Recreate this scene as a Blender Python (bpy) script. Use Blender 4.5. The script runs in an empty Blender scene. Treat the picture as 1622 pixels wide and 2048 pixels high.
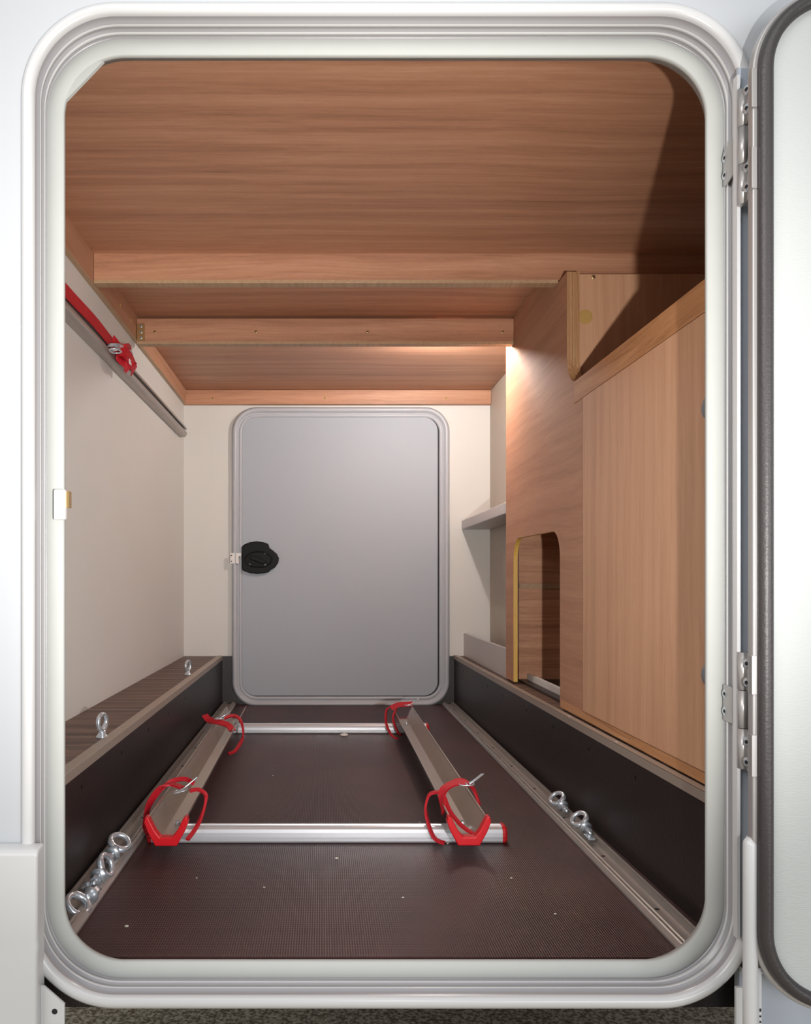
import bpy, bmesh, math, random
from mathutils import Vector, Matrix
random.seed(7)
PI = math.pi
C = bpy.context.scene.collection
S = bpy.context.scene

# ------------------------------------------------------------------ camera, world, lights, exposure
F = 1636.0                    # focal length in px of the 1622x2048 frame
CAM = Vector((0.0, -1.0, 0.475))
cd = bpy.data.cameras.new('camera'); cam = bpy.data.objects.new('camera', cd); C.objects.link(cam)
cam.location = CAM; cam.rotation_euler = (PI/2, 0, 0)
cd.sensor_fit = 'VERTICAL'; cd.sensor_height = 36.0; cd.sensor_width = 36.0*1622/2048
cd.lens = F/2048*36.0
cd.shift_x = (811-645)/2048; cd.shift_y = (1160-1024)/2048
cd.clip_start = 0.02
S.camera = cam

w = bpy.data.worlds.new('hall'); S.world = w; w.use_nodes = True
bg = w.node_tree.nodes['Background']
bg.inputs[0].default_value = (0.93, 0.97, 1.0, 1); bg.inputs[1].default_value = 0.27

def spot(name, loc, target, power, angle, blend, rad, col=(1, 1, 1)):
    l = bpy.data.lights.new(name, 'SPOT'); l.energy = power; l.spot_size = math.radians(angle)
    l.spot_blend = blend; l.shadow_soft_size = rad; l.color = col
    o = bpy.data.objects.new(name, l); C.objects.link(o); o.location = loc
    o.rotation_euler = (Vector(target)-Vector(loc)).to_track_quat('-Z', 'Y').to_euler(); return o
# the photographer's flash, held beside the camera and turned up into the garage
spot('flash_light', (0.19, -1.0, 0.42), (-0.02, 0.6, 0.80), 88, 82, 1.0, 0.012, (1.0, 0.97, 0.93))

def area(name, loc, target, power, sx, sy, col=(1, 1, 1)):
    l = bpy.data.lights.new(name, 'AREA'); l.shape = 'RECTANGLE'; l.size = sx; l.size_y = sy
    l.energy = power; l.color = col
    o = bpy.data.objects.new(name, l); C.objects.link(o); o.location = loc
    o.rotation_euler = (Vector(target)-Vector(loc)).to_track_quat('-Z', 'Y').to_euler(); return o
# lights behind the photographer: two added fills, the middle one soft overhead light
area('fill_light', (-2.3, -2.0, 2.1), (0.3, 0.4, 0.3), 54, 1.5, 1.2, (1.0, 0.98, 0.96))  # added fill from the upper left, brightens the cupboard face
area('fill_light', (0.0, -1.9, 3.0), (0.1, 0.0, 0.2), 22, 2.4, 1.4, (1.0, 1.0, 1.0))
area('fill_light', (1.9, -3.0, 0.45), (0.6, 0.0, 0.1), 50, 2.2, 1.1, (0.98, 0.99, 1.0))  # added low fill, lifts the lower white body and door leaf

S.view_settings.view_transform = 'Standard'; S.view_settings.look = 'None'
S.view_settings.exposure = 0.0; S.view_settings.gamma = 1.0; S.view_settings.use_curve_mapping = False

# ------------------------------------------------------------------ materials
def L(r, g, b):
    f = lambda c: (c/255/12.92) if c/255 <= 0.04045 else ((c/255+0.055)/1.055)**2.4
    return (f(r), f(g), f(b), 1)
def newmat(name):
    m = bpy.data.materials.new(name); m.use_nodes = True
    return m, m.node_tree, m.node_tree.nodes['Principled BSDF']
def plain(name, col, rough=0.5, metal=0.0, var=0.0, scale=8.0, bump=0.0, bscale=200.0, spec=0.5, stretch=None):
    m, nt, p = newmat(name)
    p.inputs['Base Color'].default_value = col; p.inputs['Roughness'].default_value = rough
    p.inputs['Metallic'].default_value = metal; p.inputs['Specular IOR Level'].default_value = spec
    tc = nt.nodes.new('ShaderNodeTexCoord'); mp = nt.nodes.new('ShaderNodeMapping')
    nt.links.new(tc.outputs['Object'], mp.inputs[0])
    if stretch: mp.inputs['Scale'].default_value = stretch
    n = nt.nodes.new('ShaderNodeTexNoise'); n.inputs['Scale'].default_value = scale; n.inputs['Detail'].default_value = 5
    nt.links.new(mp.outputs[0], n.inputs['Vector'])
    mx = nt.nodes.new('ShaderNodeMix'); mx.data_type = 'RGBA'
    mx.inputs[6].default_value = tuple(c*(1-var) for c in col[:3])+(1,)
    mx.inputs[7].default_value = tuple(min(1, c*(1+var)) for c in col[:3])+(1,)
    nt.links.new(n.outputs[0], mx.inputs[0]); nt.links.new(mx.outputs[2], p.inputs['Base Color'])
    if bump:
        n2 = nt.nodes.new('ShaderNodeTexNoise'); n2.inputs['Scale'].default_value = bscale
        nt.links.new(mp.outputs[0], n2.inputs['Vector'])
        b = nt.nodes.new('ShaderNodeBump'); b.inputs['Strength'].default_value = bump; b.inputs['Distance'].default_value = 0.002
        nt.links.new(n2.outputs[0], b.inputs['Height']); nt.links.new(b.outputs[0], p.inputs['Normal'])
    return m
def wood(name, axis, dark, mid, light, rough=0.48, fine=1.0, bands=1.0, lo=.30, hi=.70):
    """laminate veneer with its grain running along the given axis"""
    m, nt, p = newmat(name)
    nd, lk = nt.nodes.new, nt.links.new
    tc = nd('ShaderNodeTexCoord'); 
    warp = nd('ShaderNodeTexNoise'); warp.inputs['Scale'].default_value = 1.6; warp.inputs['Detail'].default_value = 1
    lk(tc.outputs['Object'], warp.inputs['Vector'])
    sub = nd('ShaderNodeVectorMath'); sub.operation = 'SUBTRACT'; sub.inputs[1].default_value = (0.5, 0.5, 0.5)
    lk(warp.outputs['Color'], sub.inputs[0])
    scl = nd('ShaderNodeVectorMath'); scl.operation = 'SCALE'; scl.inputs['Scale'].default_value = 0.05
    lk(sub.outputs[0], scl.inputs[0])
    add = nd('ShaderNodeVectorMath'); lk(tc.outputs['Object'], add.inputs[0]); lk(scl.outputs[0], add.inputs[1])
    def st(along, across):
        mp = nd('ShaderNodeMapping'); v = [across]*3; v['XYZ'.index(axis)] = along
        mp.inputs['Scale'].default_value = v; lk(add.outputs[0], mp.inputs[0]); return mp
    n1 = nd('ShaderNodeTexNoise'); n1.inputs['Scale'].default_value = 1; n1.inputs['Detail'].default_value = 4
    n1.inputs['Roughness'].default_value = 0.6
    lk(st(0.7, 34*bands).outputs[0], n1.inputs['Vector'])
    n2 = nd('ShaderNodeTexNoise'); n2.inputs['Scale'].default_value = 1; n2.inputs['Detail'].default_value = 3
    lk(st(7, 210*fine).outputs[0], n2.inputs['Vector'])
    n3 = nd('ShaderNodeTexNoise'); n3.inputs['Scale'].default_value = 1; n3.inputs['Detail'].default_value = 2
    lk(st(60, 700*fine).outputs[0], n3.inputs['Vector'])
    r = nd('ShaderNodeValToRGB'); e = r.color_ramp.elements
    e[0].position = lo; e[0].color = dark; e[1].position = hi; e[1].color = light
    k = r.color_ramp.elements.new(0.5); k.color = mid
    a1 = nd('ShaderNodeMath'); a1.operation = 'MULTIPLY'; a1.inputs[1].default_value = 0.58; lk(n1.outputs[0], a1.inputs[0])
    a2 = nd('ShaderNodeMath'); a2.operation = 'MULTIPLY_ADD'; a2.inputs[1].default_value = 0.27
    lk(n2.outputs[0], a2.inputs[0]); lk(a1.outputs[0], a2.inputs[2])
    a3 = nd('ShaderNodeMath'); a3.operation = 'MULTIPLY_ADD'; a3.inputs[1].default_value = 0.15
    lk(n3.outputs[0], a3.inputs[0]); lk(a2.outputs[0], a3.inputs[2])
    lk(a3.outputs[0], r.inputs[0]); lk(r.outputs[0], p.inputs['Base Color'])
    p.inputs['Roughness'].default_value = rough
    b = nd('ShaderNodeBump'); b.inputs['Strength'].default_value = 0.06; b.inputs['Distance'].default_value = 0.001
    lk(n2.outputs[0], b.inputs['Height']); lk(b.outputs[0], p.inputs['Normal'])
    return m

WD, WM, WL = L(138, 94, 70), L(182, 132, 102), L(206, 158, 128)
M = {}
M['wood_x'] = wood('wood_grain_across', 'X', L(148, 103, 78), L(182, 131, 101), L(202, 154, 124))
M['wood_y'] = wood('wood_grain_lengthwise', 'Y', L(158, 112, 86), L(180, 132, 103), L(194, 146, 117), rough=.62)
M['wood_z'] = wood('wood_grain_upright', 'Z', L(184, 136, 104), L(202, 154, 120), L(214, 168, 134), fine=1.1)
M['wood_in'] = wood('wood_cupboard_inside', 'X', L(158, 106, 76), L(190, 136, 102), L(214, 160, 124), lo=.36, hi=.64)
M['band'] = wood('wood_edge_band', 'Y', L(140, 92, 52), L(182, 128, 84), L(200, 148, 104), bands=3)
M['ply'] = wood('plywood_edge', 'Z', L(138, 92, 58), L(178, 134, 94), L(204, 166, 124), bands=9)
M['ply_y'] = wood('plywood_edge_long', 'Y', L(160, 126, 94), L(174, 142, 110), L(188, 156, 124), bands=3)
M['ply_arch'] = plain('plywood_arch_edge', L(236, 186, 92), 0.4, var=0.25, scale=30, stretch=(22, .3, .3))
M['ledge_wood'] = wood('dark_plank_wood', 'X', L(52, 34, 26), L(88, 64, 52), L(136, 108, 92), bands=.8, rough=0.5, lo=.40, hi=.60)
M['shell'] = plain('white_body_shell', L(186, 189, 193), 0.28, var=0.01)
M['ring'] = plain('white_moulding', L(204, 204, 205), 0.25, var=0.01)
M['lip'] = plain('white_rubber_lip', L(184, 186, 183), 0.6, var=0.02, scale=30, spec=.25)
M['groove'] = plain('grey_aluminium_channel', L(160, 158, 161), 0.35, 0.1, var=0.03)
M['wallw'] = plain('cream_wall_board', L(214, 211, 206), 0.55, var=0.03, scale=4, bump=0.15, bscale=90)
M['wallb'] = plain('beige_side_board', L(190, 178, 164), 0.55, var=0.03)
M['white'] = plain('white_board', L(226, 222, 218), 0.45, var=0.02)
M['greyboard'] = plain('grey_white_board', L(196, 190, 188), 0.4, var=0.02)
M['hatch'] = plain('grey_hatch_panel', L(168, 174, 183), 0.62, var=0.02, scale=3)
M['hatch_frame'] = plain('grey_hatch_frame', L(178, 180, 186), 0.35, var=0.03)
M['black'] = plain('black_plastic', L(12, 11, 12), 0.5, spec=.2)
M['rubber'] = plain('dark_rubber_seal', L(60, 56, 57), 0.42, var=0.06, bump=0.2, bscale=300)
M['gap'] = plain('dark_gap', L(24, 24, 28), 0.6)
M['chrome'] = plain('zinc_plated_steel', L(206, 214, 222), 0.26, 0.72)
M['brass'] = plain('yellow_zinc', L(190, 160, 110), 0.35, 0.8)
M['alu'] = plain('satin_aluminium', L(214, 215, 220), 0.34, 0.55, var=0.03)
M['alu_track'] = plain('worn_aluminium_track', L(176, 168, 162), 0.42, 0.65, var=0.10, scale=20)
M['alu_trim'] = plain('dull_aluminium_trim', L(172, 158, 146), 0.45, 0.4, var=0.04)
M['channel'] = plain('brushed_aluminium_channel', L(192, 180, 170), 0.30, 0.75, var=0.06, scale=14)
M['red'] = plain('red_plastic', L(200, 18, 30), 0.35, var=0.05)
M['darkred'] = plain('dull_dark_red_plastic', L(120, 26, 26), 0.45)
M['web'] = plain('red_webbing', L(186, 14, 34), 0.6, var=0.12, scale=60, bump=0.3, bscale=500)
M['silver'] = plain('painted_silver_metal', L(176, 173, 172), 0.34, 0.45, var=0.01)
M['leaf'] = plain('pale_textured_panel', L(184, 188, 187), 0.5, var=0.015, scale=5, bump=0.18, bscale=160, stretch=(1, 1, 4))
M['strip'] = plain('blue_grey_metal_strip', L(176, 184, 196), 0.35, 0.0, var=0.06, scale=3, stretch=(1, 1, 1))
M['grey_knob'] = plain('grey_plastic', L(126, 126, 130), 0.4)
M['dark_side'] = plain('dark_coated_plywood', L(36, 28, 28), 0.4, var=0.22, scale=6, bump=0.3, bscale=350)
M['crumb'] = plain('pale_crumb', L(220, 214, 200), 0.7)
M['cap_tan'] = plain('tan_cover_cap', L(186, 148, 84), 0.5)

def floor_mat():
    m, nt, p = newmat('brown_ribbed_floor'); nd, lk = nt.nodes.new, nt.links.new
    tc = nd('ShaderNodeTexCoord')
    n = nd('ShaderNodeTexNoise'); n.inputs['Scale'].default_value = 3.2; n.inputs['Detail'].default_value = 7; n.inputs['Roughness'].default_value = .65
    lk(tc.outputs['Object'], n.inputs['Vector'])
    r = nd('ShaderNodeValToRGB'); e = r.color_ramp.elements
    e[0].position = .35; e[0].color = L(52, 26, 25); e[1].position = .78; e[1].color = L(80, 48, 46)
    lk(n.outputs[0], r.inputs[0])
    wv = nd('ShaderNodeTexWave'); wv.bands_direction = 'X'; wv.inputs['Scale'].default_value = 95; lk(tc.outputs['Object'], wv.inputs['Vector'])
    w2 = nd('ShaderNodeTexWave'); w2.bands_direction = 'Y'; w2.inputs['Scale'].default_value = 95; lk(tc.outputs['Object'], w2.inputs['Vector'])
    ad = nd('ShaderNodeMath'); lk(wv.outputs['Fac'], ad.inputs[0]); lk(w2.outputs['Fac'], ad.inputs[1])
    mx = nd('ShaderNodeMix'); mx.data_type = 'RGBA'; mx.blend_type = 'MULTIPLY'; mx.inputs[0].default_value = 0.4
    cr = nd('ShaderNodeMapRange'); cr.inputs[2].default_value = 2; cr.inputs[3].default_value = .55; cr.inputs[4].default_value = 1.25
    lk(ad.outputs[0], cr.inputs[0]); lk(r.outputs[0], mx.inputs[6]); lk(cr.outputs[0], mx.inputs[7])
    lk(mx.outputs[2], p.inputs['Base Color'])
    b = nd('ShaderNodeBump'); b.inputs['Strength'].default_value = .35; b.inputs['Distance'].default_value = .001
    lk(ad.outputs[0], b.inputs['Height']); lk(b.outputs[0], p.inputs['Normal'])
    p.inputs['Roughness'].default_value = .42
    return m
M['floor'] = floor_mat()
def ground_mat():
    m, nt, p = newmat('gravel_asphalt'); nd, lk = nt.nodes.new, nt.links.new
    tc = nd('ShaderNodeTexCoord'); n = nd('ShaderNodeTexNoise'); n.inputs['Scale'].default_value = 140; n.inputs['Detail'].default_value = 4
    lk(tc.outputs['Object'], n.inputs['Vector'])
    r = nd('ShaderNodeValToRGB'); e = r.color_ramp.elements
    e[0].position = .4; e[0].color = L(128, 112, 90); e[1].position = .62; e[1].color = L(226, 214, 190)
    lk(n.outputs[0], r.inputs[0]); lk(r.outputs[0], p.inputs['Base Color']); p.inputs['Roughness'].default_value = .9
    b = nd('ShaderNodeBump'); b.inputs['Strength'].default_value = .6; lk(n.outputs[0], b.inputs['Height']); lk(b.outputs[0], p.inputs['Normal'])
    return m
M['ground'] = ground_mat()

# ------------------------------------------------------------------ helpers
def wloc(o):
    v = Vector(o.location); 
    while o.parent: o = o.parent; v += Vector(o.location)
    return v
def obj(name, bm, mat, parent=None, smooth=False, bevel=0.0, seg=2):
    bmesh.ops.recalc_face_normals(bm, faces=bm.faces)
    me = bpy.data.meshes.new(name); 
    xs = [v.co for v in bm.verts]
    c = Vector([(min(v[i] for v in xs)+max(v[i] for v in xs))/2 for i in range(3)])
    bmesh.ops.translate(bm, verts=bm.verts, vec=-c)
    bm.to_mesh(me); bm.free()
    mats = mat if isinstance(mat, (list, tuple)) else [mat]
    for k in mats: me.materials.append(M[k])
    o = bpy.data.objects.new(name, me); C.objects.link(o)
    if parent: o.parent = parent; o.location = c - wloc(parent)
    else: o.location = c
    if smooth:
        for p in me.polygons: p.use_smooth = True
    if bevel:
        b = o.modifiers.new('bevel', 'BEVEL'); b.width = bevel; b.segments = seg; b.limit_method = 'ANGLE'; b.angle_limit = math.radians(40)
        for p in me.polygons: p.use_smooth = True
        wn = o.modifiers.new('wn', 'WEIGHTED_NORMAL'); wn.keep_sharp = True
    return o
def box(bm, x0, x1, y0, y1, z0, z1):
    vs = [bm.verts.new((x, y, z)) for x in (x0, x1) for y in (y0, y1) for z in (z0, z1)]
    for f in ((0, 1, 3, 2), (4, 6, 7, 5), (0, 4, 5, 1), (2, 3, 7, 6), (0, 2, 6, 4), (1, 5, 7, 3)):
        bm.faces.new([vs[i] for i in f])
    return vs
def bx(*a):
    bm = bmesh.new(); box(bm, *a); return bm
def prism(bm, pts, axis, a, b, mat_side=None):
    """outline pts (u,v) extruded along axis from a to b; X:(y,z) Y:(x,z) Z:(x,y)"""
    def P(u, v, t): return {'X': (t, u, v), 'Y': (u, t, v), 'Z': (u, v, t)}[axis]
    v0 = [bm.verts.new(P(u, v, a)) for u, v in pts]; v1 = [bm.verts.new(P(u, v, b)) for u, v in pts]
    n = len(pts); bm.faces.new(v0); bm.faces.new(v1[::-1])
    out = []
    for i in range(n):
        f = bm.faces.new((v0[i], v0[(i+1) % n], v1[(i+1) % n], v1[i])); out.append(f)
        if mat_side is not None: f.material_index = mat_side
    return out
def rr(x0, x1, z0, z1, r, n=14):
    pts = []
    for cx, cz, a0 in ((x1-r, z1-r, 0), (x0+r, z1-r, 90), (x0+r, z0+r, 180), (x1-r, z0+r, 270)):
        for i in range(n+1):
            a = math.radians(a0+90*i/n); pts.append((cx+r*math.cos(a), cz+r*math.sin(a)))
    return pts
def sweep_rr(bm, rect, r, prof, closed=False, n=14, mats=None):
    """profile [(outward offset, y)] carried round a rounded rectangle standing in the xz plane"""
    x0, x1, z0, z1 = rect; loops = []
    for o, y in prof:
        loops.append([bm.verts.new((x, y, z)) for x, z in rr(x0-o, x1+o, z0-o, z1+o, r+o, n)])
    m = len(loops[0]); K = len(loops)
    for k in range(K if closed else K-1):
        A, B = loops[k], loops[(k+1) % K]
        for i in range(m):
            f = bm.faces.new((A[i], A[(i+1) % m], B[(i+1) % m], B[i])); f.smooth = True
            if mats: f.material_index = mats[k]
    return loops
def frames(path, closed=False):
    n = len(path); out = []
    for i in range(n):
        a = path[(i-1) % n] if (closed or i > 0) else path[i]; b = path[(i+1) % n] if (closed or i < n-1) else path[i]
        out.append((b-a).normalized())
    return out
def tube(bm, path, r, n=10, closed=False, caps=True):
    path = [Vector(p) for p in path]; T = frames(path, closed); rings = []
    up = Vector((0, 0, 1)) if abs(T[0].z) < .9 else Vector((0, 1, 0))
    u = T[0].cross(up).normalized()
    for i, (p, t) in enumerate(zip(path, T)):
        u = (u - t*u.dot(t)).normalized(); v = t.cross(u); rad = r[i] if isinstance(r, (list, tuple)) else r
        rings.append([bm.verts.new(p+u*rad*math.cos(2*PI*k/n)+v*rad*math.sin(2*PI*k/n)) for k in range(n)])
    K = len(rings)
    for i in range(K if closed else K-1):
        A, B = rings[i], rings[(i+1) % K]
        for k in range(n):
            f = bm.faces.new((A[k], A[(k+1) % n], B[(k+1) % n], B[k])); f.smooth = True
    if not closed and caps: bm.faces.new(rings[0]); bm.faces.new(rings[-1][::-1])
def smooth_path(pts, sub=6, closed=False):
    P = [Vector(p) for p in pts]; n = len(P); out = []
    rng = range(n) if closed else range(n-1)
    for i in rng:
        g = lambda k: P[k % n] if closed else P[max(0, min(n-1, k))]
        p0, p1, p2, p3 = g(i-1), g(i), g(i+1), g(i+2)
        for s in range(sub):
            t = s/sub
            out.append(0.5*((2*p1)+(-p0+p2)*t+(2*p0-5*p1+4*p2-p3)*t*t+(-p0+3*p1-3*p2+p3)*t**3))
    if not closed: out.append(P[-1])
    return out
def ribbon(bm, pts, wdir, w, t=0.0016, closed=False, sub=6):
    """flat band along a smooth path; wdir = its width direction (one vector or one per control point)"""
    path = smooth_path(pts, sub, closed); T = frames(path, closed); rings = []
    N = len(path)
    for i, (p, tg) in enumerate(zip(path, T)):
        if isinstance(wdir, list):
            q = i/sub; k = int(q); fr = q-k; n = len(wdir)
            a = Vector(wdir[k % n]); b = Vector(wdir[(k+1) % n] if closed else wdir[min(k+1, n-1)])
            d = a.lerp(b, fr)
        else: d = Vector(wdir)
        d = (d - tg*d.dot(tg)).normalized(); nn = tg.cross(d).normalized()
        rings.append([bm.verts.new(p+d*sx*w/2+nn*sy*t/2) for sx, sy in ((-1, -1), (1, -1), (1, 1), (-1, 1))])
    for i in range(N if closed else N-1):
        A, B = rings[i], rings[(i+1) % N]
        for k in range(4): bm.faces.new((A[k], A[(k+1) % 4], B[(k+1) % 4], B[k]))
    if not closed: bm.faces.new(rings[0]); bm.faces.new(rings[-1][::-1])
def disc(bm, c, nrm, r, h, n=16, dome=0.0):
    """short cylinder standing on point c along nrm"""
    c = Vector(c); nrm = Vector(nrm).normalized()
    prof = [(r, 0), (r, h*.7), (r*.8, h), (r*.35, h+dome)]
    u = nrm.orthogonal().normalized(); v = nrm.cross(u); rings = []
    for rad, hh in prof:
        rings.append([bm.verts.new(c+nrm*hh+u*rad*math.cos(2*PI*k/n)+v*rad*math.sin(2*PI*k/n)) for k in range(n)])
    for A, B in zip(rings, rings[1:]):
        for k in range(n): bm.faces.new((A[k], A[(k+1) % n], B[(k+1) % n], B[k]))
    bm.faces.new(rings[0][::-1]); bm.faces.new(rings[-1])
def screw(parent, c, nrm, r=.0035, mat='chrome', name='screw', h=.0016):
    """pan head with a cross recess"""
    bm = bmesh.new(); disc(bm, c, nrm, r, h, 14, h*.25)
    n0 = len(bm.faces); nv = Vector(nrm).normalized(); disc(bm, Vector(c)+nv*h*1.2, nrm, r*.42, h*.12, 8)
    bm.faces.ensure_lookup_table()
    for f in bm.faces[n0:]: f.material_index = 1
    o = obj(name, bm, [mat, 'gap'], parent); return o
def thing(name, label, cat, loc=(0, 0, 0), group=None):
    o = bpy.data.objects.new(name, None); C.objects.link(o); o.location = loc; o.empty_display_size = .05
    o['label'] = label; o['category'] = cat
    if group: o['group'] = group
    return o
def tag(o, label, cat, group=None):
    o['label'] = label; o['category'] = cat
    if group: o['group'] = group
    return o
def struct(o, label=None, cat=None):
    o['kind'] = 'structure'
    if label: o['label'] = label
    if cat: o['category'] = cat
    return o
def dup(root, loc, rot, label, parent=None):
    r = root.copy(); C.objects.link(r); r.location = loc; r.rotation_euler = rot
    if label: r['label'] = label
    for ch in list(root.children):
        c = ch.copy(); C.objects.link(c); c.parent = r
        for g in list(ch.children):
            d = g.copy(); C.objects.link(d); d.parent = c
    return r

# ------------------------------------------------------------------ dimensions (metres)
XL, XR = -0.530, 0.535          # cream wall on the left, wooden cupboard face on the right
YB = 2.13                       # far wall
ZC = 1.215                      # underside of the bed board above
PL = -0.383                     # left step face
LEDGE = 0.184
OP = (-0.3165, 0.4705, 0.0085, 1.117)   # doorway
OR = 0.073
WALLY = -0.035                  # outer skin

# ------------------------------------------------------------------ the setting
bm = bmesh.new(); prism(bm, [(-.396, .03), (.525, .03), (.525, YB+.02), (-.396, YB+.02)], 'Z', -.02, 0)
struct(obj('floor', bm, 'floor'), 'dark brown ribbed garage floor', 'floor')
struct(obj('ceiling', bx(XL, 1.02, .03, YB+.02, ZC, ZC+.02), 'wood_x'), 'brown wood grain board over the garage', 'ceiling')
struct(obj('wall_left', bx(XL-.02, XL, .03, YB+.02, LEDGE-.03, ZC), 'wallw'), 'cream board on the left side of the garage', 'wall')
struct(obj('wall_back', bx(XL-.02, .66, YB, YB+.02, LEDGE, ZC), 'wallw'), 'cream far wall around the grey hatch', 'wall')
struct(obj('trim_1', bx(-.40, .66, YB-.002, YB+.02, 0.0, LEDGE), 'dark_side'), 'dark board low on the far wall', 'trim')
struct(obj('wall_right', bx(.641, .66, 1.40, YB-.001, .12, ZC), 'wallb'), 'beige board deep behind the white shelf', 'wall')
# outer alcove side
struct(obj('wall_alcove', bx(1.0, 1.02, .03, .86, .19, ZC), 'wood_z'))

# outer skin with the doorway cut out
bm = bmesh.new()
o_in = .0355
inner = rr(OP[0]-o_in, OP[1]+o_in, OP[2]-o_in, OP[3]+o_in, OR+o_in, 14)
X0, X1, Z0, Z1 = -1.2, 1.9, .034, 1.7
lo = [i for i, p in enumerate(inner) if p[1] > Z0]
i0 = next(i for i in lo if inner[i][0] > .3 and inner[i-1][1] <= Z0)
arc = [p for p in inner[i0:]+inner[:i0] if p[1] > Z0]
arc = [(arc[0][0]-.004, Z0)]+arc+[(arc[-1][0]+.004, Z0)]
ccx = (OP[0]+OP[1])/2
def outpt(x, z):
    dx, dz = x-ccx, z-Z0; k = 1e9
    if dx > 1e-6: k = min(k, (X1-ccx)/dx)
    if dx < -1e-6: k = min(k, (X0-ccx)/dx)
    if dz > 1e-6: k = min(k, (Z1-Z0)/dz)
    return (ccx+dx*k, Z0+dz*k)
rows = []
for y in (WALLY, WALLY+.022):
    rows.append(([bm.verts.new((x, y, z)) for x, z in arc], [bm.verts.new((outpt(x, z)[0], y, outpt(x, z)[1])) for x, z in arc]))
(A, B), (A2, B2) = rows
for i in range(len(arc)-1):
    bm.faces.new((A[i], A[i+1], B[i+1], B[i])); bm.faces.new((A2[i], B2[i], B2[i+1], A2[i+1]))
    bm.faces.new((A[i], A2[i], A2[i+1], A[i+1])); bm.faces.new((B[i], B[i+1], B2[i+1], B2[i]))
for i in (0, -1): bm.faces.new((A[i], B[i], B2[i], A2[i]))
struct(obj('wall_front', bm, 'shell'), 'white outer skin of the motorhome', 'wall')

# doorway surround: inner rubber lip, stepped channel, outer moulding
prof = [(.012, .014), (.0015, .0085), (.0, .0065), (.0, .0015), (.0012, .0), (.010, -.0008), (.0185, -.0004), (.0205, .0012),
        (.0215, .0015), (.0215, -.006), (.0190, -.007), (.0190, -.013), (.0222, -.0135), (.0222, -.019), (.0198, -.020), (.0196, -.026),
        (.0220, -.0265), (.0222, -.036),
        (.0225, -.0395), (.0245, -.0425), (.029, -.0440), (.034, -.0425), (.0375, -.0385), (.038, WALLY+.001), (.038, .03)]
mats = [0]*7+[1, 1, 2, 2, 1, 1, 2, 2, 1, 1]+[2]*7  # channel ridges get the white material, painting in their highlight lines
bm = bmesh.new(); sweep_rr(bm, OP, OR, prof, mats=mats, n=20)
surround = obj('trim_2', bm, ['lip', 'groove', 'ring']); struct(surround, 'white rounded surround of the doorway', 'trim')
bm = bmesh.new()
fl = [(-.3165, 1.064), (-.270, 1.1125), (-.300, 1.106), (-.312, 1.090)]
prism(bm, [(-.3145, 1.062), (-.268, 1.1105), (-.2900, 1.107), (-.3085, 1.090)], 'Y', .001, .006)
obj('lip_flap', bm, 'lip', surround)
# striker on the left of the surround
sp = bmesh.new(); prism(sp, rr(-.3255, -.3115, .548, .585, .002, 3), 'Y', -.010, -.0028)
st = obj('striker', sp, 'white', surround, bevel=.001); st['label'] = 'small white door striker'
s2 = bmesh.new(); box(s2, -.3115, -.308, -.006, .004, .563, .583); obj('striker_pin', s2, 'brass', st)
# jamb behind the lip, seals the gap to the boards
bm = bmesh.new(); sweep_rr(bm, OP, OR, [(.010, .010), (.0105, .028), (.040, .029)]); obj('jamb', bm, 'lip', surround)

# dark sill under the doorway and the ground
bm = bmesh.new()
low = sorted([p for p in rr(OP[0]-.0375, OP[1]+.0375, OP[2]-.0375, OP[3]+.0375, OR+.0375, 14) if p[1] < .0335])
low = [(low[0][0]-.001, .0335)]+low+[(low[-1][0]+.001, .0335)]
for (xa, za), (xb, zb_) in zip([(-1.2, .0335)]+low, low+[(.52, .0335)]):
    if xb-xa < 1e-4: continue
    v = [[bm.verts.new(p) for p in ((xa, y, -.045), (xb, y, -.045), (xb, y, zb_), (xa, y, za))] for y in (-.004, .021)]
    for k in range(4): bm.faces.new((v[0][k], v[0][(k+1) % 4], v[1][(k+1) % 4], v[1][k]))
    bm.faces.new(v[0]); bm.faces.new(v[1][::-1])
bmesh.ops.remove_doubles(bm, verts=bm.verts, dist=1e-5)
struct(obj('trim_3', bm, 'dark_side'), 'dark sill strip under the doorway', 'trim')
bm = bmesh.new(); prism(bm, [(-4, -4), (4, -4), (4, 4), (-4, 4)], 'Z', -.44, -.42)
struct(obj('ground', bm, 'ground'), 'gritty asphalt under the motorhome', 'ground')

# ------------------------------------------------------------------ far hatch
HF = (-.308, .4475, .029, 1.097)
bm = bmesh.new()
sweep_rr(bm, HF, .058, [(-.002, YB-.001), (-.002, YB-.010), (.003, YB-.014), (.008, YB-.014), (.0105, YB-.010), (.013, YB-.010), (.018, YB-.022),
                        (.024, YB-.026), (.031, YB-.024), (.0365, YB-.014), (.0375, YB-.001)], n=14)
hf = obj('trim_4', bm, 'hatch_frame'); struct(hf, 'grey rounded frame of the far hatch', 'trim')
bm = bmesh.new(); prism(bm, rr(-.3095, .449, .0275, 1.0985, .057, 14), 'Y', YB-.0045, YB-.001)
obj('gap_seal', bm, 'gap', hf)
bm = bmesh.new(); prism(bm, rr(-.3075, .4395, .0335, 1.0955, .054, 14), 'Y', YB-.012, YB-.005)
door = obj('door_1', bm, 'hatch', bevel=.002); struct(door, 'grey far hatch door with a black latch', 'door')
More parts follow.
